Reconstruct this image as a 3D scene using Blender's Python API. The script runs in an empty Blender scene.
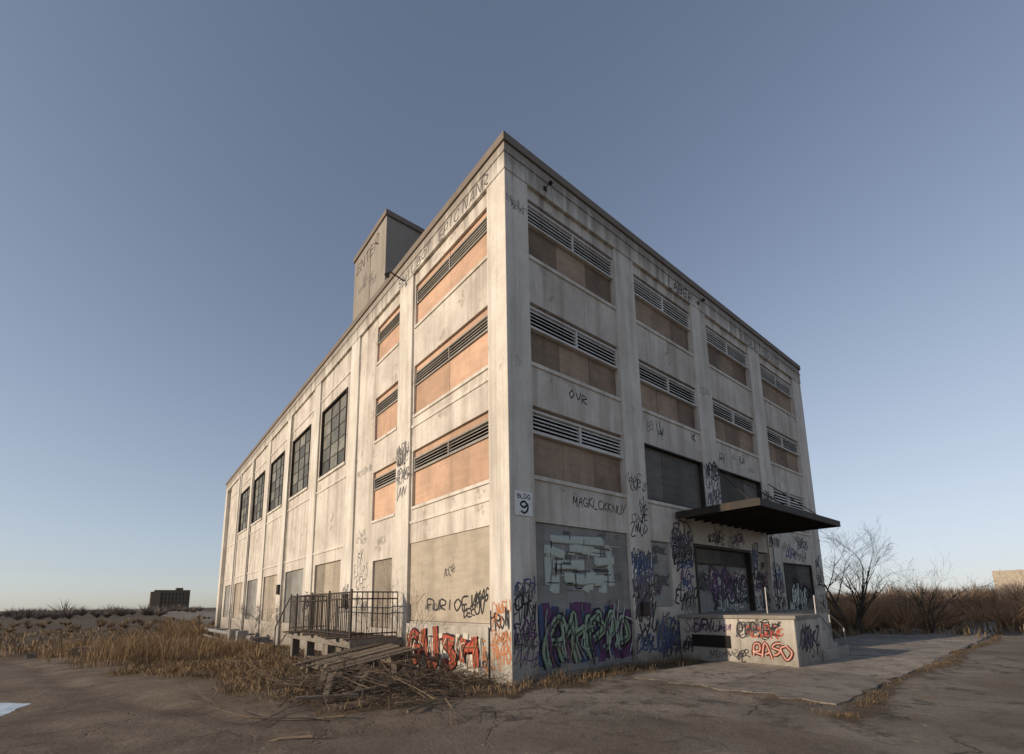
import bpy, math, random
import numpy as np
from mathutils import Matrix, Vector
random.seed(7); RN=random.Random(11)
S=bpy.context.scene; COL=S.collection

# ------------------------------------------------------------ materials
class N:
    def __init__(s,name):
        s.m=bpy.data.materials.new(name); s.m.use_nodes=True; s.t=s.m.node_tree; s.n=s.t.nodes
        s.b=s.n['Principled BSDF']; s.geo=s.n.new('ShaderNodeNewGeometry')
    def L(s,a,b): s.t.links.new(a,b)
    def pos(s,sc=(1,1,1)):
        v=s.n.new('ShaderNodeVectorMath'); v.operation='MULTIPLY'; s.L(s.geo.outputs['Position'],v.inputs[0]); v.inputs[1].default_value=sc; return v.outputs[0]
    def noise(s,scale,detail=6,rough=.6,sc=(1,1,1),dist=0):
        t=s.n.new('ShaderNodeTexNoise'); s.L(s.pos(sc),t.inputs['Vector']); t.inputs['Scale'].default_value=scale
        t.inputs['Detail'].default_value=detail; t.inputs['Roughness'].default_value=rough; t.inputs['Distortion'].default_value=dist; return t.outputs['Fac']
    def rng(s,v,a,b,c=0,d=1):
        m=s.n.new('ShaderNodeMapRange'); s.L(v,m.inputs['Value'])
        for k,x in zip(('From Min','From Max','To Min','To Max'),(a,b,c,d)): m.inputs[k].default_value=x
        return m.outputs[0]
    def mix(s,f,a,b,mode='MIX'):
        m=s.n.new('ShaderNodeMix'); m.data_type='RGBA'; m.blend_type=mode
        for sock,v in ((m.inputs[0],f),(m.inputs[6],a),(m.inputs[7],b)):
            if isinstance(v,bpy.types.NodeSocket): s.L(v,sock)
            elif isinstance(v,(int,float)): sock.default_value=v
            else: sock.default_value=(*v,1)
        return m.outputs[2]
    def mul(s,a,b,op='MULTIPLY'):
        m=s.n.new('ShaderNodeMath'); m.operation=op
        for i,v in enumerate((a,b)):
            if isinstance(v,bpy.types.NodeSocket): s.L(v,m.inputs[i])
            else: m.inputs[i].default_value=v
        return m.outputs[0]
    def attr(s,name):
        a=s.n.new('ShaderNodeAttribute'); a.attribute_name=name; return a.outputs['Fac']
    def z(s):
        x=s.n.new('ShaderNodeSeparateXYZ'); s.L(s.geo.outputs['Position'],x.inputs[0]); return x.outputs['Z']
    def vor(s,scale,feat='DISTANCE_TO_EDGE',warp=0.0,sc=(1,1,1)):
        t=s.n.new('ShaderNodeTexVoronoi'); t.feature=feat; t.inputs['Scale'].default_value=scale
        p=s.pos(sc)
        if warp:
            nt=s.n.new('ShaderNodeTexNoise'); s.L(p,nt.inputs['Vector']); nt.inputs['Scale'].default_value=2.5; nt.inputs['Detail'].default_value=5
            w=s.n.new('ShaderNodeVectorMath'); w.operation='SCALE'; s.L(nt.outputs['Color'],w.inputs[0]); w.inputs['Scale'].default_value=warp
            a=s.n.new('ShaderNodeVectorMath'); a.operation='ADD'; s.L(p,a.inputs[0]); s.L(w.outputs[0],a.inputs[1]); p=a.outputs[0]
        s.L(p,t.inputs['Vector']); return t.outputs['Distance']
    def done(s,col,rough=.9,bump=None,bs=.3,bd=.02,metal=0,spec=.25):
        if isinstance(col,bpy.types.NodeSocket): s.L(col,s.b.inputs['Base Color'])
        else: s.b.inputs['Base Color'].default_value=(*col,1)
        s.b.inputs['Roughness'].default_value=rough; s.b.inputs['Metallic'].default_value=metal
        s.b.inputs['Specular IOR Level'].default_value=spec
        if bump is not None:
            b=s.n.new('ShaderNodeBump'); b.inputs['Strength'].default_value=bs; b.inputs['Distance'].default_value=bd
            s.L(bump,b.inputs['Height']); s.L(b.outputs[0],s.b.inputs['Normal'])
        return s.m
def wallmat(name,base,stain,exposed,ex_th=.62,amt=1.0):
    k=N(name)
    c=k.mix(k.rng(k.noise(.6,5,.68),.40,.60),base,stain)
    st=k.noise(1.0,5,.7,(2.6,2.6,.16))
    c=k.mix(k.rng(st,.46,.70,0,.70*amt),c,(.26,.215,.165))
    fine=k.noise(11,4,.7)
    c=k.mix(k.rng(fine,.35,.75,0,.3),c,tuple(v*.6 for v in base))
    exn=k.noise(1.25,8,.74)
    ex=k.rng(exn,ex_th,ex_th+.02)
    c=k.mix(k.mul(ex,.8*amt),c,exposed)
    chip=k.rng(k.noise(6,5,.75),.67,.69)
    c=k.mix(k.mul(chip,.6),c,exposed)
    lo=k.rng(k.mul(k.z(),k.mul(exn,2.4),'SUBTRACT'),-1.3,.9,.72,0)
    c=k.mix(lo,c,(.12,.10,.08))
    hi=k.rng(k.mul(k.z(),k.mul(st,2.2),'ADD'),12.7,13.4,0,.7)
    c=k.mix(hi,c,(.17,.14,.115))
    return k.done(c,.92,k.mul(fine,k.mul(ex,.8),'SUBTRACT'),.35,.015)
M={}
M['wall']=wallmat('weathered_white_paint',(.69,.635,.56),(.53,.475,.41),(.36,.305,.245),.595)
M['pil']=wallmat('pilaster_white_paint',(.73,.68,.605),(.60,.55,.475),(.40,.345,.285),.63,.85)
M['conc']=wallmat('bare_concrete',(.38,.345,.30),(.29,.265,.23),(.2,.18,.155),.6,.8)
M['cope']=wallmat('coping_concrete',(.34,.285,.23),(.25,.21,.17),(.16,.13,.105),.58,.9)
def ply(name,c1,c2,c3,lo=.55,hi=1.15):
    k=N(name)
    g=k.noise(1.0,6,.7,(1.4,1.4,9))
    c=k.mix(k.rng(g,.3,.7),c1,c2)
    c=k.mix(k.rng(k.noise(1.3,5,.6),.45,.7,0,.65),c,c3)
    c=k.mix(k.rng(k.noise(1,5,.6,(5,5,.35)),.5,.8,0,.6),c,c3)
    c=k.mix(1.0,c,k.mix(k.attr('shade'),(lo,lo,lo),(hi,hi,hi)),'MULTIPLY')
    return k.done(c,.85,g,.15,.01)
M['plyL']=ply('pink_plywood',(.64,.42,.29),(.53,.34,.23),(.36,.25,.18),.74,1.1)
M['plyR']=ply('weathered_plywood',(.39,.28,.20),(.29,.21,.15),(.15,.115,.09),.6,1.2)
M['plyG']=ply('grey_board',(.16,.145,.125),(.11,.10,.088),(.07,.065,.058),.5,1.3)
M['plyT']=ply('tan_board',(.46,.395,.31),(.37,.315,.25),(.25,.215,.17))
M['board']=ply('painted_grey_board',(.33,.32,.295),(.25,.245,.23),(.15,.145,.13))
M['louR']=wallmat('louvre_white_paint',(.72,.70,.66),(.60,.58,.54),(.3,.28,.26),.66,.5)
M['louL']=wallmat('louvre_grey_paint',(.36,.335,.30),(.27,.25,.22),(.16,.14,.12),.6,.6)
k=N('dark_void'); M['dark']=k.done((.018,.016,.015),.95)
k=N('dusty_glass'); c=k.mix(k.rng(k.noise(2.2,5,.6),.3,.7),(.13,.13,.11),(.27,.255,.22))
c=k.mix(1.0,c,k.mix(k.attr('shade'),(.35,.37,.37),(1.15,1.15,1.1)),'MULTIPLY'); M['glass']=k.done(c,.45)
k=N('dark_steel'); M['steel']=k.done(k.mix(k.rng(k.noise(3,6,.7),.5,.7),(.045,.04,.036),(.10,.055,.035)),.7,k.noise(20,4),.2,.004,.2)
k=N('galvanised_pipe'); M['pipe']=k.done(k.mix(k.noise(5,5),(.36,.35,.34),(.22,.21,.2)),.5,None,metal=.4)
k=N('old_timber'); g=k.noise(1,6,.7,(2,14,14)); c=k.mix(k.attr('shade'),(.16,.125,.095),(.36,.29,.215)); M['wood']=k.done(k.mix(g,c,(.09,.07,.055)),.9,g,.4,.01)
def straw(name,a,b):
    k=N(name); c=k.mix(k.attr('shade'),a,b); return k.done(c,.9)
M['grass']=straw('dry_straw',(.08,.055,.034),(.33,.225,.125))
M['twig']=straw('grey_brown_twig',(.05,.039,.03),(.22,.165,.115))
M['red']=straw('reddish_brush',(.16,.09,.05),(.50,.31,.175))
M['far']=straw('far_bare_trees',(.11,.09,.08),(.24,.19,.155))
def paint(name,c):
    k=N(name); M[name]=k.done(k.mix(k.rng(k.noise(7,5,.75),.42,.72,0,.6),c,tuple(.55*v+.09 for v in c)),.75)
paint('spray_black',(.02,.02,.022)); paint('spray_grey',(.13,.12,.12)); paint('spray_red',(.44,.075,.045)); paint('spray_orange',(.46,.17,.06))
paint('spray_green',(.30,.38,.26)); paint('spray_purple',(.12,.045,.12)); paint('spray_pale',(.48,.52,.46)); paint('spray_cream',(.60,.56,.46))
paint('spray_blue',(.06,.09,.18)); paint('sign_white',(.78,.77,.74)); paint('spray_pink',(.32,.12,.20))
k=N('pale_puddle'); M['puddle']=k.done(k.mix(k.rng(k.noise(5,6,.7),.42,.58),(.42,.46,.50),(.12,.13,.14)),.04,None,spec=.9)  # glossy puddle, base colour mottled from pale blue-grey to dark grey
# ground
k=N('ground_mixed')
ga=k.attr('grass'); pa=k.attr('path')
asp=k.mix(k.rng(k.noise(.35,6,.7),.40,.60),(.115,.096,.078),(.255,.218,.18))
asp=k.mix(k.rng(k.noise(55,3,.75),.35,.7,0,.7),asp,(.33,.285,.235))
asp=k.mix(k.rng(k.noise(1.6,7,.75),.50,.60,0,.8),asp,(.075,.06,.046))
asp=k.mix(k.rng(k.noise(.8,8,.75,(1,1,1),1.5),.58,.64,0,.65),asp,(.32,.27,.22))
asp=k.mix(k.rng(k.noise(7,6,.8),.62,.68,0,.7),asp,(.05,.038,.028))
crm=k.mul(k.rng(k.vor(.33,warp=.55),.0,.010,1,0),k.rng(k.noise(.6,4),.42,.52))
asp=k.mix(k.mul(crm,.85),asp,(.03,.024,.018))
dirt=k.mix(k.rng(k.noise(.8,7,.75),.35,.65),(.12,.093,.069),(.275,.222,.17))
dirt=k.mix(k.rng(k.noise(25,5,.75),.4,.7,0,.75),dirt,(.08,.063,.05))
dirt=k.mix(k.rng(k.noise(6,6,.8),.60,.66,0,.7),dirt,(.055,.042,.03))
gr=k.mix(k.rng(k.noise(2.2,7,.75),.35,.65),(.075,.053,.034),(.21,.15,.09))
gr=k.mix(k.rng(k.noise(30,5,.8),.4,.65,0,.8),gr,(.05,.036,.025))
c=k.mix(pa,asp,dirt); wob=k.mul(ga,k.rng(k.noise(3.5,7,.75),.3,.7,-.35,.35),'ADD')
c=k.mix(k.rng(wob,.3,.6),c,gr)
bh=k.mul(k.mul(k.noise(45,4,.8),.6),k.mul(k.noise(5,6,.7),1.3),'ADD'); bh=k.mul(bh,k.mul(crm,.6),'SUBTRACT')
M['ground']=k.done(c,.93,bh,.9,.06)
k=N('old_concrete_slab')
c=k.mix(k.rng(k.noise(.5,6,.7),.36,.64),(.42,.365,.305),(.27,.235,.195))
c=k.mix(k.rng(k.noise(2.2,7,.75),.50,.62,0,.75),c,(.14,.115,.09)); c=k.mix(k.rng(k.noise(50,4,.8),.4,.7,0,.5),c,(.15,.13,.105))
c=k.mix(1.0,c,k.mix(k.attr('shade'),(.8,.8,.8),(1.08,1.08,1.08)),'MULTIPLY')
ck=k.mul(k.rng(k.vor(.45,warp=.6),.0,.009,1,0),k.rng(k.noise(.7,3),.42,.55)); c=k.mix(k.mul(ck,.85),c,(.04,.03,.022))
M['slab']=k.done(c,.92,k.mul(k.noise(25,5,.8),ck,'SUBTRACT'),.6,.03)

# ------------------------------------------------------------ mesh batching
def parent_to(o,p):
    if p is not None: o.parent=p
class B:
    def __init__(s,name,mat,parent=None,smooth=False): s.name=name;s.mat=mat;s.p=parent;s.v=[];s.f=[];s.sh=[];s.sm=smooth
    def prism(s,pts8,sh=None):
        b=len(s.v); s.v+=pts8; sh=RN.random() if sh is None else sh
        for f in ((0,3,2,1),(4,5,6,7),(0,1,5,4),(1,2,6,5),(2,3,7,6),(3,0,4,7)):
            s.f.append(tuple(b+i for i in f)); s.sh.append(sh)
    def box(s,x0,x1,y0,y1,z0,z1,sh=None):
        s.prism([(x0,y0,z0),(x1,y0,z0),(x1,y1,z0),(x0,y1,z0),(x0,y0,z1),(x1,y0,z1),(x1,y1,z1),(x0,y1,z1)],sh)
    def fb(s,face,t0,t1,d0,d1,z0,z1,sh=None):
        if face=='R': s.box(t0,t1,d0,d1,z0,z1,sh)
        else: s.box(d0,d1,t0,t1,z0,z1,sh)
    def tube(s,pts,rad,n=6,sh=None):
        sh=RN.random() if sh is None else sh
        pts=[Vector(p) for p in pts]; rad=rad if isinstance(rad,(list,tuple)) else [rad]*len(pts)
        b=len(s.v); m=len(pts)
        for i,p in enumerate(pts):
            d=(pts[min(i+1,m-1)]-pts[max(i-1,0)]).normalized()
            a=d.cross(Vector((.13,.27,.95)) if abs(d.z)<.9 else Vector((1,.1,0))).normalized(); c=d.cross(a)
            for j in range(n):
                an=2*math.pi*j/n; q=p+(a*math.cos(an)+c*math.sin(an))*rad[i]; s.v.append(tuple(q))
        for i in range(m-1):
            for j in range(n):
                s.f.append((b+i*n+j,b+i*n+(j+1)%n,b+(i+1)*n+(j+1)%n,b+(i+1)*n+j)); s.sh.append(sh)
        s.f.append(tuple(b+j for j in range(n))); s.sh.append(sh); s.f.append(tuple(b+(m-1)*n+j for j in reversed(range(n)))); s.sh.append(sh)
    def tri(s,a,b,c,sh): i=len(s.v); s.v+=[a,b,c]; s.f.append((i,i+1,i+2)); s.sh.append(sh)
    def quad(s,a,b,c,d,sh): i=len(s.v); s.v+=[a,b,c,d]; s.f.append((i,i+1,i+2,i+3)); s.sh.append(sh)
    def make(s,bevel=0):
        me=bpy.data.meshes.new(s.name); me.from_pydata(s.v,[],s.f); me.update()
        at=me.attributes.new('shade','FLOAT','FACE'); at.data.foreach_set('value',s.sh)
        me.materials.append(M[s.mat])
        if s.sm: me.polygons.foreach_set('use_smooth',[True]*len(me.polygons))
        o=bpy.data.objects.new(s.name,me); COL.objects.link(o); parent_to(o,s.p)
        if bevel: 
            m=o.modifiers.new('bev','BEVEL'); m.width=bevel; m.segments=2; m.limit_method='ANGLE'
        return o
def empty(name,loc=(0,0,0)):
    e=bpy.data.objects.new(name,None); COL.objects.link(e); e.location=(0,0,0); return e

# ------------------------------------------------------------ ground height
def gh(x,y):
    g=-0.9*min(1,max(0,(y-7)/30.0))*(1 if x<2 else max(0,1-(x-2)/10)) if x<12 else 0
    return g
def bound(y):
    return float(np.interp(y,[-3,-1.6,-.7,0,4.5,9,14,20,28],[3,.6,-1.2,-3.0,-5.0,-6.0,-6.7,-8.2,-30]))
# ------------------------------------------------------------ BUILDING
H=12.718; RE=18.2; LE=40.7
bld=empty('abandoned_concrete_factory')
wall=B('infill_walls','wall',bld); pil=B('pilasters','pil',bld); cope=B('coping','cope',bld); par=B('parapet','pil',bld)
core=B('core_walls','wall',bld); dark=B('dark_recesses','dark',bld); sill=B('sills_and_ledges','pil',bld)
core.box(.28,RE-.1,.28,LE-.1,-1.4,12.1)
ZB=-1.4
pil.box(0,.72,0,.72,ZB,11.78)
def bay(face,t0,t1,ops,d=.07,z1=11.78,zb=None):
    zb=ZB if zb is None else zb
    cur=zb
    for (ta,tb,za,zt) in sorted(ops,key=lambda o:o[2]):
        if za>cur: wall.fb(face,t0,t1,d,.30,cur,za)
        if ta>t0+.01: wall.fb(face,t0,ta,d,.30,za,zt)
        if tb<t1-.01: wall.fb(face,tb,t1,d,.30,za,zt)
        cur=zt
    wall.fb(face,t0,t1,d,.30,cur,z1)
P={k:B(k+'_panels',k,bld) for k in ('plyL','plyR','plyG','plyT','board','glass')}
lou={'R':B('white_louvres','louR',bld),'L':B('grey_louvres','louL',bld)}
frm=B('window_frames','steel',bld)
def sheets(kind,face,t0,t1,z0,z1,d=.19,w=1.22,rag=0):
    n=max(1,round((t1-t0)/w)); e=(t1-t0)/n
    for i in range(n):
        P[kind].fb(face,t0+i*e+.004,t0+(i+1)*e-.004,d+RN.uniform(-.01,.01),.27,z0+.01,z1-.01)
def louvre(face,t0,t1,z0,z1,nsec=2,d=.10,ns=5):
    b=lou[face]; fr=.045
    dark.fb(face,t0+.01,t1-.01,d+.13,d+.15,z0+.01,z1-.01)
    b.fb(face,t0,t1,d-.02,d+.12,z1-fr,z1); b.fb(face,t0,t1,d-.02,d+.12,z0,z0+fr)
    w=(t1-t0)/nsec
    for i in range(nsec+1):
        c=t0+i*w; a0=c if i==0 else c-fr/2; a1=c if i==nsec else c+fr/2
        if i==0:a1=c+fr
        if i==nsec:a0=c-fr
        b.fb(face,a0,a1,d-.015,d+.12,z0+fr,z1-fr)
    h=(z1-z0-2*fr)/ns
    for i in range(nsec):
        for j in range(ns):
            zz=z0+fr+j*h; s0=t0+i*w+.03; s1=t0+(i+1)*w-.03; th=.022
            sec=[(d+.005,zz+.01),(d+.005,zz+.01+th),(d+.10,zz+h*.85+th),(d+.10,zz+h*.85)]
            sec=[(a,b2+RN.uniform(-.006,.006)) for a,b2 in sec]
            pts=[]
            for t in (s0,s1):
                for dd,z_ in sec: pts.append((t,dd,z_) if face=='R' else (dd,t,z_))
            b.prism(pts,.5)
def frame(face,t0,t1,z0,z1,b=None,w=.06,d0=.05,d1=.2):
    b=b or frm
    b.fb(face,t0,t0+w,d0,d1,z0,z1); b.fb(face,t1-w,t1,d0,d1,z0,z1); b.fb(face,t0+w,t1-w,d0,d1,z1-w,z1); b.fb(face,t0+w,t1-w,d0,d1,z0,z0+w)
rows=[(9.90,11.47),(7.12,8.67),(4.40,6.06)]
bays=[(.74,4.06),(4.97,8.26),(9.24,12.64),(13.66,17.18)]
for a,b_,zb in ((4.06,4.97,ZB),(8.26,9.24,4.25),(12.64,13.66,ZB),(17.18,RE,ZB)): pil.fb('R',a,b_,0,.30,zb,11.78)
grd={0:[(.74,4.06,.06,3.35)],3:[(14.0,17.0,.9,3.0)]}
for i,(a,b_) in enumerate(bays):
    ops=[(a,b_,z0,z1) for z0,z1 in rows]
    if i in (1,2): bay('R',a,b_,ops,zb=4.25)
    else: bay('R',a,b_,ops+grd[i])
    for r,(z0,z1) in enumerate(rows):
        sill.fb('R',a+.003,b_-.003,.03,.20,z0-.10,z0)
        if r==2 and i in (1,2): sheets('plyG','R',a,b_,z0,z1); frame('R',a,b_,z0,z1,w=.04); continue
        if r==2 and i==3:
            louvre('R',a,b_,5.36,6.06); sheets('board','R',a,b_,z0,5.36); continue
        louvre('R',a,b_,z1-.66,z1-.10); P['plyR'].fb('R',a+.003,b_-.003,.17,.27,z1-.10,z1)
        sheets('plyR','R',a,b_,z0,z1-.66)
gd=.05
wall.fb('R',4.97,5.05,gd,.30,ZB,4.25); wall.fb('R',5.05,6.0,gd,.30,ZB,1.42); wall.fb('R',5.05,6.0,gd,.30,3.24,4.25); wall.fb('R',6.0,7.28,gd,.30,ZB,4.25)
wall.fb('R',7.28,11.12,gd,.30,ZB,1.10); wall.fb('R',7.28,11.12,gd,.30,3.30,4.25); wall.fb('R',11.12,11.75,gd,.30,ZB,4.25)
wall.fb('R',11.75,12.64,gd,.30,3.30,4.25); wall.fb('R',11.75,12.64,gd,.30,ZB,1.1)
sheets('board','R',5.05,6.0,1.42,3.24,d=.14,w=1)
sheets('board','R',7.34,11.06,1.12,2.72,d=.2,w=1.22); sheets('plyG','R',7.34,11.06,2.72,3.24,d=.2,w=1.9); frame('R',7.28,11.12,1.10,3.30,w=.09,d0=.02)
frm.fb('R',7.37,11.03,.16,.185,2.69,2.75)
sheets('plyT','R',11.80,12.60,1.1,3.26,d=.14,w=1)
sheets('board','R',.74,4.06,.06,3.35,d=.12,w=1.66)
sheets('plyG','R',14.0,17.0,.9,3.0,d=.14); frame('R',14.0,17.0,.9,3.0,w=.05)
# left facade
lrows=[(9.99,11.38),(7.11,8.68),(4.345,6.01)]
for a,b_ in ((4.60,5.50),(8.95,9.8)): pil.fb('L',a,b_,0,.30,ZB,11.78)
wb=[10.1+4.87*i for i in range(6)]
for i in range(5): pil.fb('L',wb[i]+3.52,wb[i]+4.42,0,.30,ZB,11.78)
pil.fb('L',39.75,LE,0,.30,ZB,11.78)
bay('L',.72,4.60,[(.74,4.53,*r) for r in lrows]+[(.80,4.60,1.15,3.30)])
bay('L',5.50,8.95,[(5.63,7.39,*r) for r in lrows]+[(5.75,7.2,.9,3.0)])
for a,b_ in ((.74,4.53),(5.63,7.39)):
    for r,(z0,z1) in enumerate(lrows):
        sill.fb('L',a+.003,b_-.003,.03,.20,z0-.09,z0)
        l1=z1-.20; l0=z1-.62
        louvre('L',a,b_,l0,l1,2 if a<1 else 1,d=.125,ns=4)
        sheets('plyL','L',a,b_,z0,l0,d=.15,w=1.9); sheets('plyL','L',a,b_,l1,z1,d=.15,w=2.4)
sheets('plyT','L',.80,4.60,1.15,3.30,d=.10,w=3.8); sheets('plyT','L',5.75,7.2,.9,3.0,d=.15)
for i in range(6):
    a0=9.8 if i==0 else wb[i]-.45; a1=min(wb[i]+3.52,39.75)
    a,b_=wb[i]+.1,wb[i]+3.25
    if i<5:
        bay('L',a0,a1,[(a,b_,7.12,10.22),(a,b_,.8,3.3)])
        frame('L',a,b_,7.12,10.22,w=.07,d0=.03,d1=.25); sill.fb('L',a-.05,b_+.05,.0,.2,7.0,7.115)
        nc,nr=3,5; w=(b_-a-.18)/nc; h=(10.22-7.12-.18)/nr
        for c_ in range(nc):
            for r in range(nr):
                P['glass'].fb('L',a+.09+c_*w+.012,a+.09+(c_+1)*w-.012,.14,.24,7.21+r*h+.012,7.21+(r+1)*h-.012)
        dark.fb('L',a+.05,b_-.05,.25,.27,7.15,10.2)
        for c_ in range(1,nc): frm.fb('L',a+.09+c_*w-.02,a+.09+c_*w+.02,.11,.22,7.21,10.13)
        for r in range(1,nr): frm.fb('L',a+.09,b_-.09,.12,.215,7.21+r*h-.010,7.21+r*h+.010)
        sheets('plyT' if i%2==0 else 'board','L',a,b_,.8,3.3,d=.15)
    else: bay('L',a0,a1,[(a,b_-.5,.8,3.3)]); sheets('board','L',a,b_-.5,.8,3.3,d=.15)
    for zz in (3.75,6.45,10.75): sill.fb('L',a0+.002,a1-.002,.035,.1,zz,zz+.10)
for zz in (3.85,6.72,): 
    sill.fb('L',.723,4.597,.04,.1,zz,zz+.09)
sill.box(-.035,.0,.75,4.58,-.2,1.09)
for (x0,x1,y0,y1) in ((-.02,RE+.02,-.02,.28),(-.02,.28,.28,LE),(RE-.28,RE+.02,.28,LE),(.28,RE-.28,LE-.3,LE)):
    par.box(x0,x1,y0,y1,11.78,12.50)
for (x0,x1,y0,y1) in ((-.07,RE+.07,-.07,.34),(-.07,.34,.34,LE+.07),(RE-.34,RE+.07,.34,LE+.07),(.34,RE-.34,LE-.34,LE+.07)):
    cope.box(x0,x1,y0,y1,12.50,H)
for (x0,x1,y0,y1) in ((-.045,RE+.045,-.045,-.02),(-.045,-.02,-.02,LE)):
    sill.box(x0,x1,y0,y1,12.22,12.27)
roof=B('flat_roof','cope',bld); roof.box(.28,RE-.28,.28,LE-.3,12.1,12.2); roof.make()
ph=B('stair_tower','pil',bld); ph.box(-.015,3.8,6.74,9.78,12.72,15.45); ph.box(.36,3.8,6.75,9.77,12.2,12.72)
cope.box(-.07,3.86,6.68,9.84,15.45,15.66)
cope.box(-.03,-.014,8.1,8.13,12.72,15.2)
ph.make(.015)
for b in (wall,core,dark): b.make()
for b in (pil,par,cope,sill): b.make(.012)
for b in P.values(): b.make()
for b in lou.values(): b.make()
frm.make()
# canopy
can=B('entrance_canopy','steel',bld); x0,x1,y0=6.38,12.55,-2.33; z=3.97
can.box(x0,x1,y0,-.0,z+.14,z+.20)
can.box(x0-.03,x1+.03,y0-.06,y0,z,z+.19); can.box(x0-.03,x0+.05,y0,0,z,z+.205); can.box(x1-.05,x1+.03,y0,0,z,z+.205)
for i in range(1,12):
    xx=x0+(x1-x0)*i/12; can.box(xx-.03,xx+.03,y0+.005,-.005,z+.03,z+.139)
for (wx,cx_) in ((8.75,6.5),(13.15,12.45),(8.75,10.0)): can.tube([(wx,-.02,6.05),(cx_,y0+.25,z+.2)],.016,5)
can.make()
sg=empty('building_number_sign')
s1=B('sign_board','sign_white',sg); s1.box(.13,.62,-.025,-.003,3.42,3.95); s1.make(.004)
bits=B('conduits_and_lamps','steel',bld)
for (x,zz) in ((1.3,11.95),(8.75,11.95)): bits.box(x-.05,x+.05,-.05,-.02,zz,zz+.1); bits.tube([(x,-.05,zz+.05),(x,-.2,zz+.1)],.012); bits.tube([(x,-.2,zz+.12),(x,-.24,zz+.04)],[.03,.06],8)
bits.tube([(-.03,5.2,11.9),(-.5,5.2,12.0),(-.55,5.2,11.9)],.025); bits.tube([(-.55,5.2,11.92),(-.6,5.2,11.82)],[.04,.09],8)
bits.box(4.32,4.6,-.10,-.0,1.2,1.55); bits.tube([(12.9,-.04,1.2),(12.9,-.04,4.1)],.015)
bits.box(-.1,-.0,9.1,9.4,1.5,2.0); bits.box(-.12,-.0,18.8,19.1,2.2,2.7)
bits.make()
dp=B('drain_pipes','pipe',bld)
for y in (18.4,28.2,33.3): dp.tube([(-.05,y,-.6),(-.05,y,11.7)],.035,8)
dp.make()

# ------------------------------------------------------------ graffiti strokes
LET={'A':[[(0,0),(.5,1),(1,0)],[(.2,.4),(.85,.42)]],'B':[[(0,0),(0,1)],[(0,1),(.8,.85),(.6,.55),(.1,.52)],[(.1,.52),(1,.4),(.8,.05),(0,0)]],
'C':[[(1,.85),(.4,1),(0,.5),(.4,0),(1,.15)]],'D':[[(0,0),(0,1),(.8,.8),(.9,.3),(0,0)]],'E':[[(1,1),(.05,.95),(0,.5),(.05,0),(1,.05)],[(0,.5),(.8,.55)]],
'F':[[(0,0),(.05,1),(1,.95)],[(0,.5),(.8,.55)]],'G':[[(1,.85),(.4,1),(0,.5),(.4,0),(1,.1),(1,.5),(.55,.45)]],'H':[[(0,0),(.05,1)],[(1,0),(.95,1)],[(0,.5),(1,.55)]],
'I':[[(.5,0),(.5,1)]],'J':[[(.8,1),(.8,.2),(.4,0),(0,.25)]],'K':[[(0,0),(.05,1)],[(1,1),(.05,.45),(1,0)]],'L':[[(0,1),(.05,0),(1,.05)]],
'M':[[(0,0),(.1,1),(.5,.3),(.9,1),(1,0)]],'N':[[(0,0),(.05,1),(.9,0),(1,1)]],'O':[[(.5,1),(0,.5),(.5,0),(1,.5),(.5,1)]],'P':[[(0,0),(.05,1),(.9,.85),(.8,.5),(0,.45)]],
'R':[[(0,0),(.05,1),(.9,.85),(.8,.5),(.1,.45),(1,0)]],'S':[[(1,.85),(.4,1),(.05,.75),(.9,.35),(.6,0),(0,.12)]],'T':[[(0,1),(1,.95)],[(.5,1),(.5,0)]],
'U':[[(0,1),(.05,.2),(.5,0),(.95,.2),(1,1)]],'V':[[(0,1),(.5,0),(1,1)]],'W':[[(0,1),(.25,0),(.5,.6),(.75,0),(1,1)]],'X':[[(0,0),(1,1)],[(0,1),(1,0)]],
'Y':[[(0,1),(.5,.5),(1,1)],[(.5,.5),(.45,0)]],'Z':[[(0,1),(1,1),(0,0),(1,.05)]],
'9':[[(.95,.75),(.5,1),(.05,.75),(.45,.48),(.95,.72),(.9,.25),(.5,0),(.1,.15)]],
'1':[[(0,.2),(.4,1),(.6,0),(1,.8),(.8,1),(.2,.5)]],'2':[[(0,.8),(.6,1),(.2,.3),(.9,.4),(.5,-.1),(1.3,.2)]],'3':[[(-.1,0),(.1,.9),(.4,.1),(.6,.9),(.9,0),(1.3,.6)]],'4':[[(.1,1),(0,.4),(.9,.5)],[(.7,1.1),(.5,-.3)]]}
KEYS=[c for c in LET if c not in '9I']
def cr(pts,sub=5):
    if len(pts)<3: return pts
    out=[]; p=[pts[0]]+list(pts)+[pts[-1]]
    for i in range(1,len(p)-2):
        for s in range(sub):
            t=s/sub; out.append(tuple(.5*((2*p[i][k])+(-p[i-1][k]+p[i+1][k])*t+(2*p[i-1][k]-5*p[i][k]+4*p[i+1][k]-p[i+2][k])*t*t+(-p[i-1][k]+3*p[i][k]-3*p[i+1][k]+p[i+2][k])*t**3) for k in (0,1)))
    out.append(tuple(pts[-1])); return out
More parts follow.
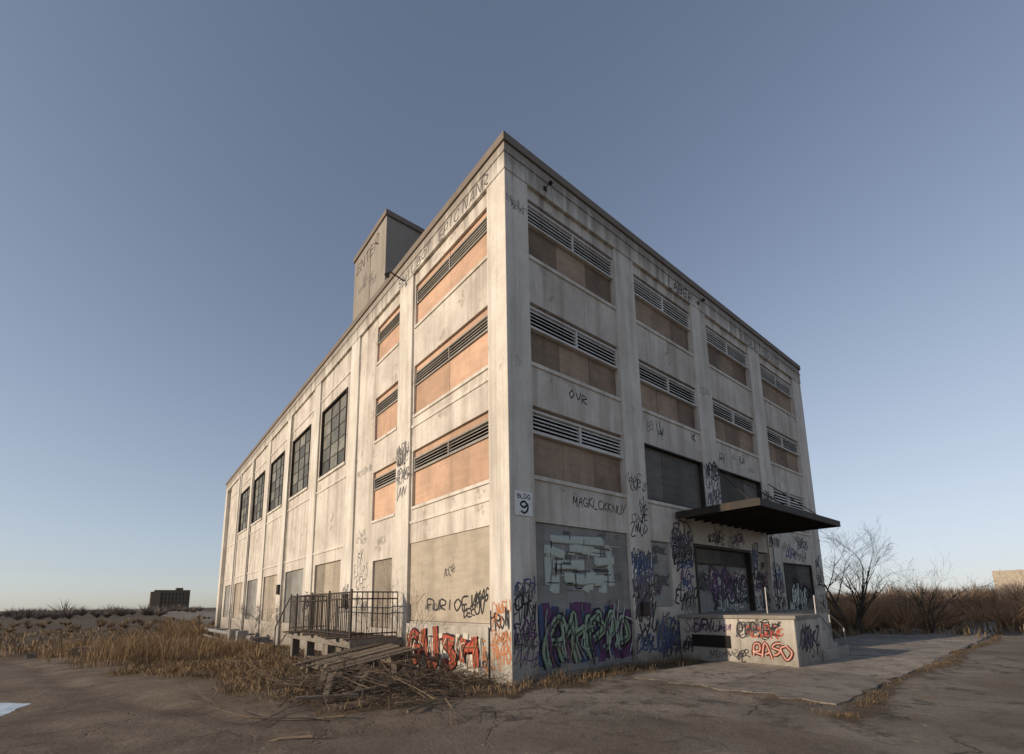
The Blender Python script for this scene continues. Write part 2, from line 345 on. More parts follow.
class Spray:
    def __init__(s): s.d={}
    def add(s,face,col,layer,pts,r): s.d.setdefault((face,col,layer),[]).append((pts,r))
    def tag(s,face,text,t,z,w,h,col='spray_black',r=.016,layer=0,jit=.08,slant=.1,gap=.25,rise=0,lw=None,sub=4):
        u=t if face[0]=='R' else -t
        n=len(text); cw=w/n
        for i,ch in enumerate(text):
            if ch not in LET: continue
            ox=u+i*cw; oz=z+RN.uniform(-.06,.06)*h+rise*i/n; hh=h*RN.uniform(.85,1.15)
            for st in LET[ch]:
                pp=[(ox+(a+RN.uniform(-jit,jit))*cw*(1-gap)+b_*slant*h, oz+(b_+RN.uniform(-jit,jit))*hh) for a,b_ in st]
                s.add(face,col,layer,cr(pp,sub),r)
    def multi(s,face,text,t,z,w,h,layers,jit=.06,gap=.2,slant=0):
        st=RN.getstate()
        for li,(col,r,ly) in enumerate(layers):
            RN.setstate(st); s.tag(face,text,t,z,w,h,col,r,ly,jit,slant,gap)
    def cloud(s,face,t0,t1,z0,z1,n,hmin,hmax,cols,r=.012,layer=0):
        for i in range(n):
            h=RN.uniform(hmin,hmax); L=RN.randint(2,5); w=h*.62*L
            lo,hi=min(t0,t1),max(t0,t1)
            if w>hi-lo: w=hi-lo
            t=RN.uniform(lo,hi-w) if face[0]=='R' else RN.uniform(lo+w,hi)
            s.tag(face,''.join(RN.choice(KEYS) for _ in range(L)),t,RN.uniform(z0,max(z0+.01,z1-h)),w,h,RN.choice(cols),r*RN.uniform(.7,1.5)*(h/.3)**.5,layer,.17,RN.uniform(-.1,.35),RN.uniform(-.05,.25),rise=RN.uniform(-.1,.2)*h)
    def make(s,par,dep):
        for (face,col,layer),L in s.d.items():
            cu=bpy.data.curves.new('graffiti_'+col,'CURVE'); cu.dimensions='3D'; cu.bevel_depth=1; cu.bevel_resolution=1; cu.use_fill_caps=True
            for pts,r in L:
                sp=cu.splines.new('POLY'); sp.points.add(len(pts)-1)
                for q,(a,b_) in zip(sp.points,pts): q.co=(a,b_,0,1); q.radius=r*RN.uniform(.85,1.1)
            o=bpy.data.objects.new('graffiti_'+col,cu); COL.objects.link(o); cu.materials.append(M[col])
            d=dep[face]-layer*.006; ns=.05
            if face[0]=='R': m=Matrix(((1,0,0,0),(0,0,-ns,d),(0,1,0,0),(0,0,0,1)))
            else: m=Matrix(((0,0,-ns,d),(-1,0,0,0),(0,1,0,0),(0,0,0,1)))
            o.matrix_world=m; parent_to(o,par)
sp=Spray(); DEP={'R':0.0,'Rw':.07,'Rg':.05,'Rb':.11,'Rd':.19,'Rp':-.02,'L':0,'Lw':.07,'Lp':-.037,'Lb':.09,'Lr':-.022,'Lt':-.017}
K='spray_black'; G_='spray_grey'
for i in range(13): sp.add('Lp','spray_cream',-.3,[(-4.40+i*.275,.14+RN.uniform(-.06,.1)),(-4.35+i*.275,.90+RN.uniform(-.08,.06))],.15)
sp.multi('Lp','GUSH',4.33,.17,3.5,.72,[(K,.155,1.2),('spray_red',.125,2.6),('spray_orange',.035,4.4),(K,.010,5.4)],gap=.36,jit=.13)
for i in range(22): 
    u=-(4.4-i*.16); sp.add('Lp',['spray_orange',K,'spray_cream',K,'spray_red'][i%5],6.0,cr([(u,RN.uniform(.1,.4)),(u+RN.uniform(-.15,.2),RN.uniform(.4,.8)),(u+.1,RN.uniform(.7,1.0))]),RN.uniform(.01,.02))
sp.cloud('L',.03,.69,.15,1.75,10,.2,.42,['spray_orange',K,'spray_orange','spray_red'],.018)
sp.cloud('Lp',.78,1.3,.1,.9,5,.2,.4,[K,G_,'spray_orange'],.016)
sp.tag('Lb','FURIOE',3.6,1.45,2.0,.25,K,.022,jit=.12); sp.cloud('Lb',.85,1.9,1.2,2.1,5,.16,.32,[G_,K],.014); sp.cloud('Lb',2.0,4.4,1.3,3.0,4,.12,.2,[G_],.01)
sp.tag('Lr','SMILBOT',5.6,11.84,2.2,.28,G_,.020,jit=.14); sp.tag('Lr','EPIC',3.0,11.84,1.1,.32,G_,.020,jit=.14); sp.tag('Lr','NANR',1.75,11.84,1.2,.32,G_,.020,jit=.14)
sp.tag('Lt','ENTER',9.5,14.7,2.2,.42,K,.022,jit=.15); sp.cloud('Lt',7,9.6,13.2,14.4,5,.15,.3,[G_],.012)
sp.tag('Lw','MASTERMIND',8.85,6.15,1.35,.22,G_,.012)
sp.cloud('L',4.65,5.45,4.6,6.4,7,.2,.4,[K,G_],.016); sp.cloud('Lw',7.5,8.8,1.2,3.6,6,.2,.5,[G_,K],.014); sp.cloud('Lw',5.6,8.8,3.2,4.2,4,.15,.25,[G_],.011)
sp.cloud('L',9.0,9.75,.8,2.6,5,.2,.45,[K,G_],.016)
for i in range(5): sp.cloud('L',wb[i]+3.55,wb[i]+4.4,.4,2.2,4,.2,.45,[K,G_],.02)
sp.tag('Rp','LABER',6.9,11.83,1.5,.34,K,.022,jit=.12); sp.tag('Rp','KIDULTBONES',12.0,11.83,3.6,.30,G_,.02,jit=.12)
sp.cloud('R',.08,.68,10.8,11.75,2,.15,.22,[G_],.008)
sp.tag('Rw','OVR',2.0,6.58,.72,.23,K,.018,jit=.12); sp.tag('Rw','MAGKLCKKNUY',2.0,3.86,2.05,.24,K,.015,jit=.12)
sp.cloud('R',4.1,4.93,3.2,5.2,9,.16,.34,[K,K,G_],.014); sp.tag('Rw','JEKLASMAJHE',5.1,3.98,2.6,.22,K,.014,jit=.14)
sp.cloud('Rw',5.1,8.2,6.3,6.95,4,.15,.3,[K,G_],.013); sp.cloud('Rw',5.1,8.2,3.6,4.25,4,.15,.3,[K],.013); sp.cloud('Rw',9.4,12.5,6.3,6.9,4,.15,.3,[K,G_],.014)
sp.cloud('Rw',9.4,12.5,3.7,4.3,5,.2,.3,[K],.015); sp.cloud('R',8.3,9.2,4.3,6.2,7,.25,.5,[K,K,G_],.018); sp.cloud('R',8.3,9.2,8.0,9.3,1,.2,.3,[G_],.013)
sp.cloud('R',12.7,13.6,3.0,6.0,8,.25,.4,[K],.018); sp.cloud('Rw',13.8,17,3.1,4.2,8,.25,.42,[K,K,'spray_blue'],.02); sp.cloud('R',17.25,18.1,1.0,4,6,.3,.5,[K],.02)
# pale robot-like blocks
W='spray_pale'
for (u0,v0,u1,v1,r) in [(1.25,3.0,3.1,3.05,.10),(1.15,2.72,1.7,2.68,.13),(1.95,2.8,2.85,2.78,.11),(1.35,2.42,2.3,2.42,.13),(2.75,2.55,3.4,2.58,.13),(1.75,2.12,3.0,2.1,.13),(1.2,2.0,1.22,2.6,.09),(3.35,2.0,3.3,2.95,.09),(2.45,1.85,2.6,2.3,.12),(1.3,1.8,1.35,2.2,.12),(3.0,1.8,3.05,2.2,.1)]:
    for q in range(3): sp.add('Rb',W,-.3+q*.35,[(u0+RN.uniform(-.1,.1),v0+RN.uniform(-.04,.04)),(u1+RN.uniform(-.1,.1),v1+RN.uniform(-.04,.04))],r)
for i in range(44):
    a=RN.uniform(1.1,3.2); b_=RN.uniform(1.85,3.1); v=RN.random()<.5; l=RN.uniform(.15,.6); sp.add('Rb',[G_,K,'spray_cream'][i%3],1.4,[(a,b_),(a+(0 if v else l),b_+(l*.6 if v else 0))],RN.uniform(.008,.02))
sp.cloud('Rb',.8,4.0,1.7,3.3,8,.12,.25,[G_,K],.01)
# purple & green wildstyle piece
for i in range(21):
    sp.add('Rb',['spray_blue','spray_purple','spray_purple'][i%3],-.3+(i%3)*.3,cr([(.90+.15*i,RN.uniform(.18,.35)),(.92+.15*i+RN.uniform(-.1,.1),.8),(.90+.15*i,RN.uniform(1.2,1.6))]),.13)
st0=RN.getstate()
def wild(layers,n=6):
    for col,r,ly in layers:
        RN.setstate(st0)
        for i in range(n):
            u=1.1+i*.46
            sp.add('Rb',col,ly,cr([(u,RN.uniform(.2,.5)),(u+RN.uniform(-.15,.25),RN.uniform(.6,.9)),(u+RN.uniform(-.1,.3),RN.uniform(1.0,1.35)),(u+RN.uniform(.3,.5),RN.uniform(1.1,1.4)),(u+RN.uniform(.3,.5),RN.uniform(.6,.95)),(u+RN.uniform(-.1,.2),RN.uniform(.5,.8))][:RN.randint(5,6)],6),r)
wild([(K,.14,1.8),('spray_green',.105,3.4),(K,.016,6.2)])
for i in range(30):
    u=.9+RN.random()*3.0; sp.add('Rb',[K,'spray_purple','spray_green',W,K][i%5],6.6,cr([(u,RN.uniform(.15,.6)),(u+RN.uniform(-.3,.3),RN.uniform(.5,1.2)),(u+RN.uniform(-.2,.4),RN.uniform(1.0,1.75))]),RN.uniform(.01,.022))
c1=[K,K,K,'spray_purple',G_,G_,'spray_blue']
sp.cloud('R',.06,.68,.1,2.2,10,.2,.45,c1,.016); sp.cloud('R',4.1,4.93,.15,3.0,22,.2,.55,c1,.02)
sp.cloud('Rg',5.0,7.2,.1,1.3,22,.2,.6,c1,.022); sp.cloud('Rg',6.05,7.25,1.2,3.9,18,.2,.55,c1,.02); sp.cloud('Rb',5.1,5.95,1.5,3.1,6,.2,.4,c1,.018)
sp.cloud('Rg',11.15,11.75,1.1,3.9,10,.25,.6,c1,.025); sp.cloud('Rb',11.8,12.55,1.2,3.1,8,.2,.6,c1+['spray_orange'],.025)
sp.cloud('Rd',7.5,11.0,1.2,2.6,20,.25,.8,[W,K,K,'spray_purple',G_,'spray_cream'],.028)
sp.cloud('Rb',14.1,16.9,.95,2.4,10,.3,.7,[W,W,K,G_],.03); sp.cloud('R',12.7,13.6,.3,3.0,9,.3,.5,c1,.025)
sp.cloud('Rg',7.4,11.0,3.35,3.9,6,.2,.35,c1,.018)
sp.make(bld,DEP)
sgp=Spray(); sgp.tag('Rs','BLDG',.20,3.79,.38,.10,K,.009,jit=0,slant=0,sub=5); sgp.tag('Rs','9',.27,3.47,.26,.26,K,.024,jit=0,slant=0,sub=8,gap=.15); sgp.make(sg,{'Rs':-.026})

# ------------------------------------------------------------ loading dock (right)
dk=empty('loading_dock')
d=B('dock_platform','pil',dk); top=1.10
d.box(6.15,12.9,-1.65,.03,-.1,top); d.box(6.15,7.7,-2.95,-1.65,-.1,top)
for i in range(6): d.box(7.7+i*.33,7.7+(i+1)*.33,-2.93,-1.67,-.1,top-.175*(i+1))
d.box(7.7,9.7,-2.99,-2.93,-.1,.28)
d.make(.02)
e=B('dock_edge','conc',dk); e.box(6.10,12.95,-1.66,.0,top+.001,top+.09); e.box(6.10,7.75,-3.0,-1.66,top+.001,top+.09); e.make(.01)
e=B('dock_bumper','dark',dk); e.box(6.10,6.15,-1.40,-.35,.35,.66); e.make(.01)
hr=B('handrail','pipe',dk)
def rail(pts,h=.95,mid=True):
    for a in pts: hr.tube([a,(a[0],a[1],a[2]+h)],.02,6)
    hr.tube([(a[0],a[1],a[2]+h) for a in pts],.021,6)
    if mid: hr.tube([(a[0],a[1],a[2]+h*.5) for a in pts],.016,6)
rail([(7.75,-2.9,.9),(8.7,-2.9,.4),(9.75,-2.9,0)],.75); rail([(7.75,-1.72,1.15),(8.7,-1.72,.6),(9.75,-1.72,0)],.75)
hr.make()
sp2=Spray(); D2={'Lk':6.15,'Rk':-2.95}
sp2.multi('Lk','RASO',-1.95,.2,.9,.28,[(K,.05,0),('spray_red',.032,1.0),('spray_cream',.009,1.8)],jit=.2,gap=.15)
sp2.cloud('Lk',-1.6,-.05,.7,1.08,7,.15,.32,[K,K,'spray_purple',G_],.016); sp2.cloud('Lk',-2.9,-1.5,.6,1.05,10,.15,.35,['spray_red',K,K,G_],.016)
sp2.cloud('Lk',-.35,-.02,.1,.7,3,.15,.3,[K],.016); sp2.cloud('Lk',-1.9,-.4,.05,.33,5,.12,.22,[G_,K],.014)
sp2.cloud('Rk',6.2,7.65,.1,1.05,9,.2,.5,[K,K,G_,'spray_purple'],.022); sp2.make(dk,D2)

# ------------------------------------------------------------ side platform + iron railing (left)
pf=empty('side_loading_platform')
p=B('platform_slab','conc',pf); p.box(-1.5,-.04,4.75,10.8,.50,.70); p.make(.015)
p=B('platform_supports','conc',pf)
for y in (4.95,6.8,8.8,10.5): p.box(-1.42,-1.18,y-.12,y+.12,-.5,.5); 
p.box(-.3,-.05,4.8,10.75,-.5,.5); p.make(.01)
p=B('timber_planks','wood',pf)
for i in range(8): 
    y=4.8+i*.75; p.box(-1.72+RN.uniform(-.15,.15),-.2,y,y+.25,.705,.75)
def plank(p,a,b,w=.12,t=.035):
    a=Vector(a); b=Vector(b); d=(b-a).normalized(); s=d.cross(Vector((0,0,1)))
    s=(s.normalized() if s.length>.05 else Vector((1,0,0)))*w; u=s.cross(d).normalized()*t
    p.prism([tuple(q) for q in (a-s-u,a+s-u,a+s+u,a-s+u,b-s-u,b+s-u,b+s+u,b-s+u)])
for i in range(8):
    x,y=RN.uniform(-3.4,-1.2),RN.uniform(.8,8); a=RN.uniform(0,3); plank(p,(x,y,.06),(x+math.cos(a),y+math.sin(a),.10),.07,.02)
p.make()
p=B('broken_timber_deck','wood',None)
def dz(x): return .52-.16*(-x-1.0)
for i in range(11):
    y=2.55+i*.21
    if i in (3,8): continue
    xo=-2.75+RN.uniform(-.25,.25); plank(p,(xo,y+RN.uniform(-.03,.03),dz(xo)+.03),(-.75+RN.uniform(-.15,.1),y+RN.uniform(-.05,.05),dz(-.75)+.03),.085,.018)
for x in (-2.5,-1.7,-.9):
    plank(p,(x,2.5,dz(x)-.05),(x,4.75,dz(x)-.05),.035,.055)
    for y in (2.6,4.6): plank(p,(x,y,-.05),(x,y+.02,dz(x)-.1),.05,.05)
for i in range(7):
    x,y=-2.3+RN.uniform(-.8,.9),2.6-RN.uniform(.0,.9); plank(p,(x-RN.uniform(.2,.6),y-RN.uniform(.3,.8),.05),(x+RN.uniform(-.3,.3),y+RN.uniform(.1,.5),RN.uniform(.2,.4)),.05,.016)
p.make()
ir=B('iron_railing','steel',None)
def irail(p0,p1,h=1.22,z0=.72,st=.14):
    L=math.dist(p0,p1); n=int(L/st)
    for i in range(n+1):
        f=i/n; x=p0[0]+(p1[0]-p0[0])*f; y=p0[1]+(p1[1]-p0[1])*f
        r=.014 if i%12 else .03
        ir.tube([(x,y,z0),(x,y,z0+h+(.08 if i%12==0 else .0))],r,5)
    for zz in (z0+.12,z0+h-.18,z0+h): ir.tube([(p0[0],p0[1],zz),(p1[0],p1[1],zz)],.02,5)
irail((-1.45,4.9),(-1.45,10.7)); irail((-1.45,4.85),(-.15,4.85)); irail((-1.45,10.75),(-.2,10.75))
ir.tube([(-1.45,10.9,.7),(-1.45,12.8,-.1)],.02); ir.tube([(-1.45,10.9,1.9),(-1.45,12.8,.8)],.02); ir.tube([(-1.45,12.8,-.4),(-1.45,12.8,.85)],.02)
ir.make()
up=B('utility_pipes','pipe',None)
up.tube([(-.9,20,-.0),(-.9,39,-.15)],.13,8); up.tube([(-1.2,22,-.45),(-1.2,39,-.5)],.09,8)
for y in (20,24,28,33,38): up.tube([(-.9,y,-1.),(-.9,y,.0)],.05,6); up.tube([(-.9,y,0),(-.05,y,.0)],.06,6)
for y in (21,23.5): up.box(-1.4,-.9,y,y+.6,-.7,.35)
up.make()

# ------------------------------------------------------------ ground sheet
def axis(a,b,st,far):
    c=list(np.arange(a,b+1e-6,st)); s=st; v=b
    while v<far: s*=1.25; v+=s; c.append(v)
    s=st; v=a
    while v>-far: s*=1.25; v-=s; c.insert(0,v)
    return np.array(c)
xs=axis(-14,26,.2,3500); ys=axis(-12,42,.2,3500)
def vnoise(x,y,sc,seed):
    r=np.random.RandomState(seed); g=r.rand(64,64); u=x/sc; v=y/sc; iu=np.floor(u).astype(int); iv=np.floor(v).astype(int); fu=u-iu; fv=v-iv
    fu=fu*fu*(3-2*fu); fv=fv*fv*(3-2*fv); G=lambda a,b:g[a%64,b%64]
    return (G(iu,iv)*(1-fu)*(1-fv)+G(iu+1,iv)*fu*(1-fv)+G(iu,iv+1)*(1-fu)*fv+G(iu+1,iv+1)*fu*fv)
X,Y=np.meshgrid(xs,ys,indexing='ij')
n1=vnoise(X,Y,2.5,1)*.6+vnoise(X,Y,.9,2)*.4
bd=np.vectorize(bound)(Y)
left=np.clip((X-bd+(n1-.5)*3.2)/.9,0,1)*(X<1.0)*(Y>-2.2)
GRS=left*np.clip(.25+n1*1.1,0,1)
far_=np.clip((Y-24)/6+(n1-.5)*2,0,1)*(X<3); GRS=np.maximum(GRS,far_*.9)
GRS=np.maximum(GRS,np.clip((X-21+(n1-.5)*6)/3,0,1)*.95)
GRS=np.maximum(GRS,np.clip((-X-16+(n1-.5)*5)/3,0,1)*.9)
GRS=np.maximum(GRS,((Y>-1.0-(n1-.5)*.8)&(Y<1)&(X>-1)&(X<19))*.75)
GRS=np.maximum(GRS,np.exp(-((Y+4.95+.15*np.sin(X*.8))/.22)**2)*(X>1.2)*(X<24)*.8)
PTH=np.clip((-X-.8+(n1-.5)*4.5+np.clip(Y,-6,2)*.5)/2.0,0,1); PTH=np.maximum(PTH,np.clip(Y+1,0,1)*(X<1))
PTH=np.maximum(PTH,np.clip((n1-.52)*4,0,.85))
Z=np.vectorize(gh)(X,Y)
near=np.clip(1-(np.hypot(X,Y)-60)/60,0,1)
Z+=near*((vnoise(X,Y,1.1,5)-.5)*.07+(vnoise(X,Y,3.1,6)-.5)*.10+(vnoise(X,Y,.45,8)-.5)*.04)*np.clip(GRS+PTH*.7,.12,1)
rut=lambda off: np.exp(-((X-(bd-1.2-off))/.28)**2)
Z-=near*.06*(rut(0)+rut(1.7))*(Y>-4)*(Y<24)
# shallow basin for the puddle (the water sheet ends inside its rim)
C0=(-7.72,4.05); rr=np.sqrt(((X-C0[0])/.75)**2+((Y-C0[1])/1.2)**2)
wgt=np.clip((2.6-rr)/1.2,0,1); Z=Z*(1-wgt)+wgt*(-.045+.05*np.minimum(rr,1.15)**2+(vnoise(X,Y,.42,9)-.5)*.03)
apr=(X>2.2)&(X<32.5)&(Y<-.95)&(Y>-4.9); Z[apr]=np.minimum(Z[apr],-.0)
inside=(X>-.2)&(Y>-.2)&(X<RE+.1)&(Y<LE); Z[inside]=np.minimum(Z[inside],-.02)
nx,ny=X.shape
vv=np.stack([X.ravel(),Y.ravel(),Z.ravel()],1)
idx=np.arange(nx*ny).reshape(nx,ny)
ff=np.stack([idx[:-1,:-1].ravel(),idx[1:,:-1].ravel(),idx[1:,1:].ravel(),idx[:-1,1:].ravel()],1)
me=bpy.data.meshes.new('ground'); me.from_pydata(vv.tolist(),[],ff.tolist())
for nm,a in (('grass',GRS),('path',PTH)):
    at=me.attributes.new(nm,'FLOAT','POINT'); at.data.foreach_set('value',a.ravel().astype(np.float32))
me.polygons.foreach_set('use_smooth',[True]*len(me.polygons)); me.materials.append(M['ground'])
go=bpy.data.objects.new('ground',me); COL.objects.link(go)
def gz(x,y):
    i=min(max(np.searchsorted(xs,x)-1,0),nx-2); j=min(max(np.searchsorted(ys,y)-1,0),ny-2)
    fu=(x-xs[i])/(xs[i+1]-xs[i]); fv=(y-ys[j])/(ys[j+1]-ys[j])
    return float(Z[i,j]*(1-fu)*(1-fv)+Z[i+1,j]*fu*(1-fv)+Z[i,j+1]*(1-fu)*fv+Z[i+1,j+1]*fu*fv)
def gmask(x,y):
    i=min(max(np.searchsorted(xs,x)-1,0),nx-2); j=min(max(np.searchsorted(ys,y)-1,0),ny-2); return float(GRS[i,j])
ap=B('concrete_apron','slab',None)
def slab(x0,x1,y0,y1,z1):
    pts=[]
    def edge(ax,ay,bx,by,j):
        n=max(2,int(math.dist((ax,ay),(bx,by))/.22))
        for i in range(n):
            f=i/n; jj=0 if i==0 else RN.gauss(0,j); dx,dy=(by-ay),-(bx-ax); L=math.hypot(dx,dy); pts.append((ax+(bx-ax)*f+dx/L*jj,ay+(by-ay)*f+dy/L*jj))
    edge(x0,y0,x1,y0,.04 if y0<-4 else .008); edge(x1,y0,x1,y1,.008); edge(x1,y1,x0,y1,.008); edge(x0,y1,x0,y0,.10 if x0<2.5 else .008)
    b=len(ap.v); n=len(pts); sh=RN.random()
    ap.v+=[(x,y,z1) for x,y in pts]+[(x,y,-.15) for x,y in pts]
    ap.f.append(tuple(range(b,b+n))); ap.sh.append(sh)
    for i in range(n): ap.f.append((b+i,b+n+i,b+n+(i+1)%n,b+(i+1)%n)); ap.sh.append(0)
x=2.4
while x<32:
    w=3.6
    for (y0,y1) in ((-2.755,-1.05),(-4.75,-2.78)):
        slab(x+.012,x+w-.012,y0+RN.uniform(-.02,.0),y1,.014+(0 if x<2.5 else RN.uniform(-.004,.014)))
    x+=w
ap.make()
n=44; vs=[(C0[0],C0[1],.0)]
for i in range(n):
    a=2*math.pi*i/n; vs.append((C0[0]+math.cos(a)*.78,C0[1]+math.sin(a)*1.25,.0))
me=bpy.data.meshes.new('pale_puddle'); me.from_pydata([(a,b_,-.016) for a,b_,_ in vs],[],[(0,1+i,1+(i+1)%n) for i in range(n)]); me.materials.append(M['puddle']); o=bpy.data.objects.new('pale_puddle',me); COL.objects.link(o)

# ------------------------------------------------------------ vegetation
def clump(b,x,y,h,n,spread=.12,w=.006,lean=.5,tone=None):
    z=gz(x,y)-.01; base=RN.random() if tone is None else tone
    for i in range(n):
        a=RN.uniform(0,6.283); r=RN.random()*spread; bx=x+math.cos(a)*r; by=y+math.sin(a)*r
        hh=h*RN.uniform(.35,1.15); l=RN.uniform(.1,lean)*hh; a2=a+RN.uniform(-1,1); dx,dy=math.cos(a2)*l,math.sin(a2)*l
        wx,wy=-math.sin(a2+RN.uniform(-1.5,1.5))*w,math.cos(a2)*w; sh=min(1,max(0,base*.7+RN.random()*.4))
        m=(bx+dx*.35,by+dy*.35,z+hh*.6); t=(bx+dx,by+dy,z+hh*RN.uniform(.75,1))
        b.quad((bx-wx,by-wy,z),(bx+wx,by+wy,z),(m[0]+wx*.8,m[1]+wy*.8,m[2]),(m[0]-wx*.8,m[1]-wy*.8,m[2]),sh)
        b.tri((m[0]-wx*.8,m[1]-wy*.8,m[2]),(m[0]+wx*.8,m[1]+wy*.8,m[2]),t,sh)
g=B('dry_grass','grass',None)
cnt=0
while cnt<3200:
    x=RN.uniform(-9,-.05); y=RN.uniform(-1.8,34)
    if RN.random()<.4: y=RN.uniform(-1.8,9)
    if gmask(x,y)<.35+RN.random()*.45: continue
    if x>-1.6 and 4.6<y<11: continue
    if x>-2.8 and 2.4<y<4.8: continue
    if -3.3<x and y<4.5 and RN.random()<.75: continue
    dd=math.hypot(x+6,y+7.4)
    clump(g,x,y,RN.uniform(.06,.22)*(1.6 if RN.random()<.15 else 1),10,.2,.003+dd*.0003,.9,RN.random()**1.3); cnt+=1
for i in range(360):
    y=RN.uniform(12,25); x=-5.0-(y-16)*.15+RN.gauss(0,1.1); clump(g,x,y,RN.uniform(.4,1.3),14,.3,.006,.45)
for i in range(200):
    y=RN.uniform(11,38); x=RN.uniform(-3.5,-1.3); clump(g,x,y,RN.uniform(.3,.8),9,.25,.009,.4)
for i in range(360):
    x=RN.uniform(-.3,6.1); y=-abs(RN.gauss(0,.42))-.03; clump(g,x,y,RN.uniform(.05,.30)*RN.uniform(.5,1.2),8,.12,.004,.9,RN.random()**1.5)
for i in range(160): x=RN.uniform(9.8,19); clump(g,x,RN.uniform(-1.0,-.05),RN.uniform(.1,.5),8,.15,.007)
for i in range(700):
    x=1.6+RN.random()**1.2*20; y=-4.88+RN.gauss(0,.12)-(.15*math.sin(x*.8)); 
    if math.sin(x*2.3)+math.sin(x*5.1)<-.7: continue
    clump(g,x,y,RN.uniform(.02,.08),9,.13,.004,1.4,RN.random()**1.6*.55)
for i in range(160): clump(g,2.38+RN.gauss(0,.12),RN.uniform(-4.8,-1.0),RN.uniform(.02,.06),8,.1,.004,1.4,RN.random()*.25)
for i in range(260): x=RN.uniform(2.4,18); clump(g,x,-2.77+RN.gauss(0,.02),RN.uniform(.02,.06),6,.05,.004,1.2,.15)
for i in range(24):
    cx_,cy_=RN.uniform(-5,5),RN.uniform(-5.8,-1.6)
    for j in range(6): clump(g,cx_+RN.gauss(0,.16),cy_+RN.gauss(0,.05),RN.uniform(.015,.05),7,.06,.003,1.5,.2)
for i in range(1100):
    x=RN.uniform(19,42); y=RN.uniform(-14,14); clump(g,x,y,RN.uniform(.25,.7),8,.4,.02)
for i in range(1300):
    y=RN.uniform(26,70); x=RN.uniform(-32,0) if y<42 else RN.uniform(-38,6); clump(g,x,y,RN.uniform(.2,.55),7,.6,.035)
g.make()
def branch(b,p,d,L,r,depth,sh,spread=.6,n=6,droop=0,kids=(2,4),ml=.02,nose=3):
    pts=[p]; rad=[r]; seg=4; q=Vector(p); dd=Vector(d).normalized()
    for i in range(seg):
        dd=(dd+Vector((RN.gauss(0,.13),RN.gauss(0,.13),RN.gauss(0,.10)-droop))).normalized(); q=q+dd*L/seg; pts.append(tuple(q)); rad.append(max(.0025,r*(1-.75*(i+1)/seg)))
    b.tube(pts,rad,nose if depth<2 else n,sh)
    if depth<=0: return
    for k in range(RN.randint(*kids)+ (1 if depth>1 else 0)):
        i=RN.randint(1,seg); base=Vector(pts[i]); nd=(dd+Vector((RN.gauss(0,spread),RN.gauss(0,spread),RN.gauss(.1,spread*.6)))).normalized()
        branch(b,tuple(base),nd,L*RN.uniform(.45,.75),rad[i]*.65,depth-1,sh,spread,n,droop,kids,ml,nose)
def tree(name,x,y,h,stems,r=.07,depth=4,mat='twig',spread=.55,kids=(2,4)):
    b=B(name,mat,None)
    for s in range(stems):
        a=RN.uniform(0,6.28); l=RN.uniform(.1,.5) if stems>1 else .08
        branch(b,(x+math.cos(a)*.08,y+math.sin(a)*.08,gz(x,y)-.05),(math.cos(a)*l,math.sin(a)*l,1),h*RN.uniform(.45,.6),r*RN.uniform(.6,1),depth,RN.uniform(.05,.3),spread,5,0,kids)
    return b.make()
tree('bare_tree',19.0,-.7,5.4,4,.11,4,kids=(3,4)); tree('bare_tree',20.8,-2.9,3.6,5,.06,3); tree('bare_tree',23.5,-2.2,3.4,5,.06,3,kids=(3,4)); tree('bare_tree',26,-6,3.0,5,.06,3,kids=(3,4))
tree('leafless_sapling',-.5,3.6,3.2,3,.018,3); tree('leafless_sapling',-2.2,13.5,2.2,4,.015,3); tree('leafless_sapling',-.6,5.0,2.6,2,.014,3)
tree('leafless_sapling',.9,-.55,1.0,3,.01,2); tree('leafless_sapling',3.4,-.5,.9,4,.01,2); tree('leafless_sapling',-3.2,1.7,1.0,6,.01,2)
b=B('brush_pile','twig',None)
for i in range(240):
    t=RN.random(); x=-2.2+RN.gauss(0,.8)+t*.7; y=2.9-t*3.0+RN.gauss(0,.6)
    if x>-.25: x=-.3-RN.random()
    a=RN.uniform(0,6.28); z=gz(x,y)+RN.random()**1.3*.5*max(.12,1-abs(x+1.9)*.45)*(1-.75*t)
    branch(b,(x,y,z),(math.cos(a),math.sin(a),RN.uniform(-.15,.35)),RN.uniform(.4,1.4),RN.uniform(.005,.017),2,RN.random(),.5,4,.04,(1,3))
for (x,y,a,L) in ((-3.4,-.3,2.6,1.6),(-2.6,-.7,.4,1.5),(-3.0,1.5,4.1,1.9),(-4.1,-1.2,2.2,.8)):
    branch(b,(x,y,gz(x,y)+.05),(math.cos(a),math.sin(a),.06),L,.022,2,.7,.4,5,.02,(1,2))
for i in range(55):
    x,y=RN.uniform(-6,3),RN.uniform(-5,-.5); a=RN.uniform(0,6.28); branch(b,(x,y,gz(x,y)+.02),(math.cos(a),math.sin(a),.0),RN.uniform(.1,.4),.004,1,RN.random(),.5,3,.02,(0,2))
b.make()
def shrub(b,x,y,h,n,w,rad=.7):
    z=gz(x,y)-.03; bs=RN.random()
    for i in range(n):
        a=RN.uniform(0,6.283); l=RN.random()**.6*rad*h; hh=h*RN.uniform(.4,1)*(1-.3*(l/(rad*h))); s=RN.uniform(0,.6)
        p0=(x+math.cos(a)*l*s*.6,y+math.sin(a)*l*s*.6,z+hh*s*.8); p1=(x+math.cos(a)*l+RN.gauss(0,.08*h),y+math.sin(a)*l+RN.gauss(0,.08*h),z+hh)
        wx,wy=RN.uniform(-1,1)*w,RN.uniform(-1,1)*w; b.tri((p0[0]-wx,p0[1]-wy,p0[2]),(p0[0]+wx,p0[1]+wy,p0[2]),p1,min(1,max(0,bs*.5+RN.random()*.6)))
b=B('dry_shrub_thicket','red',None)
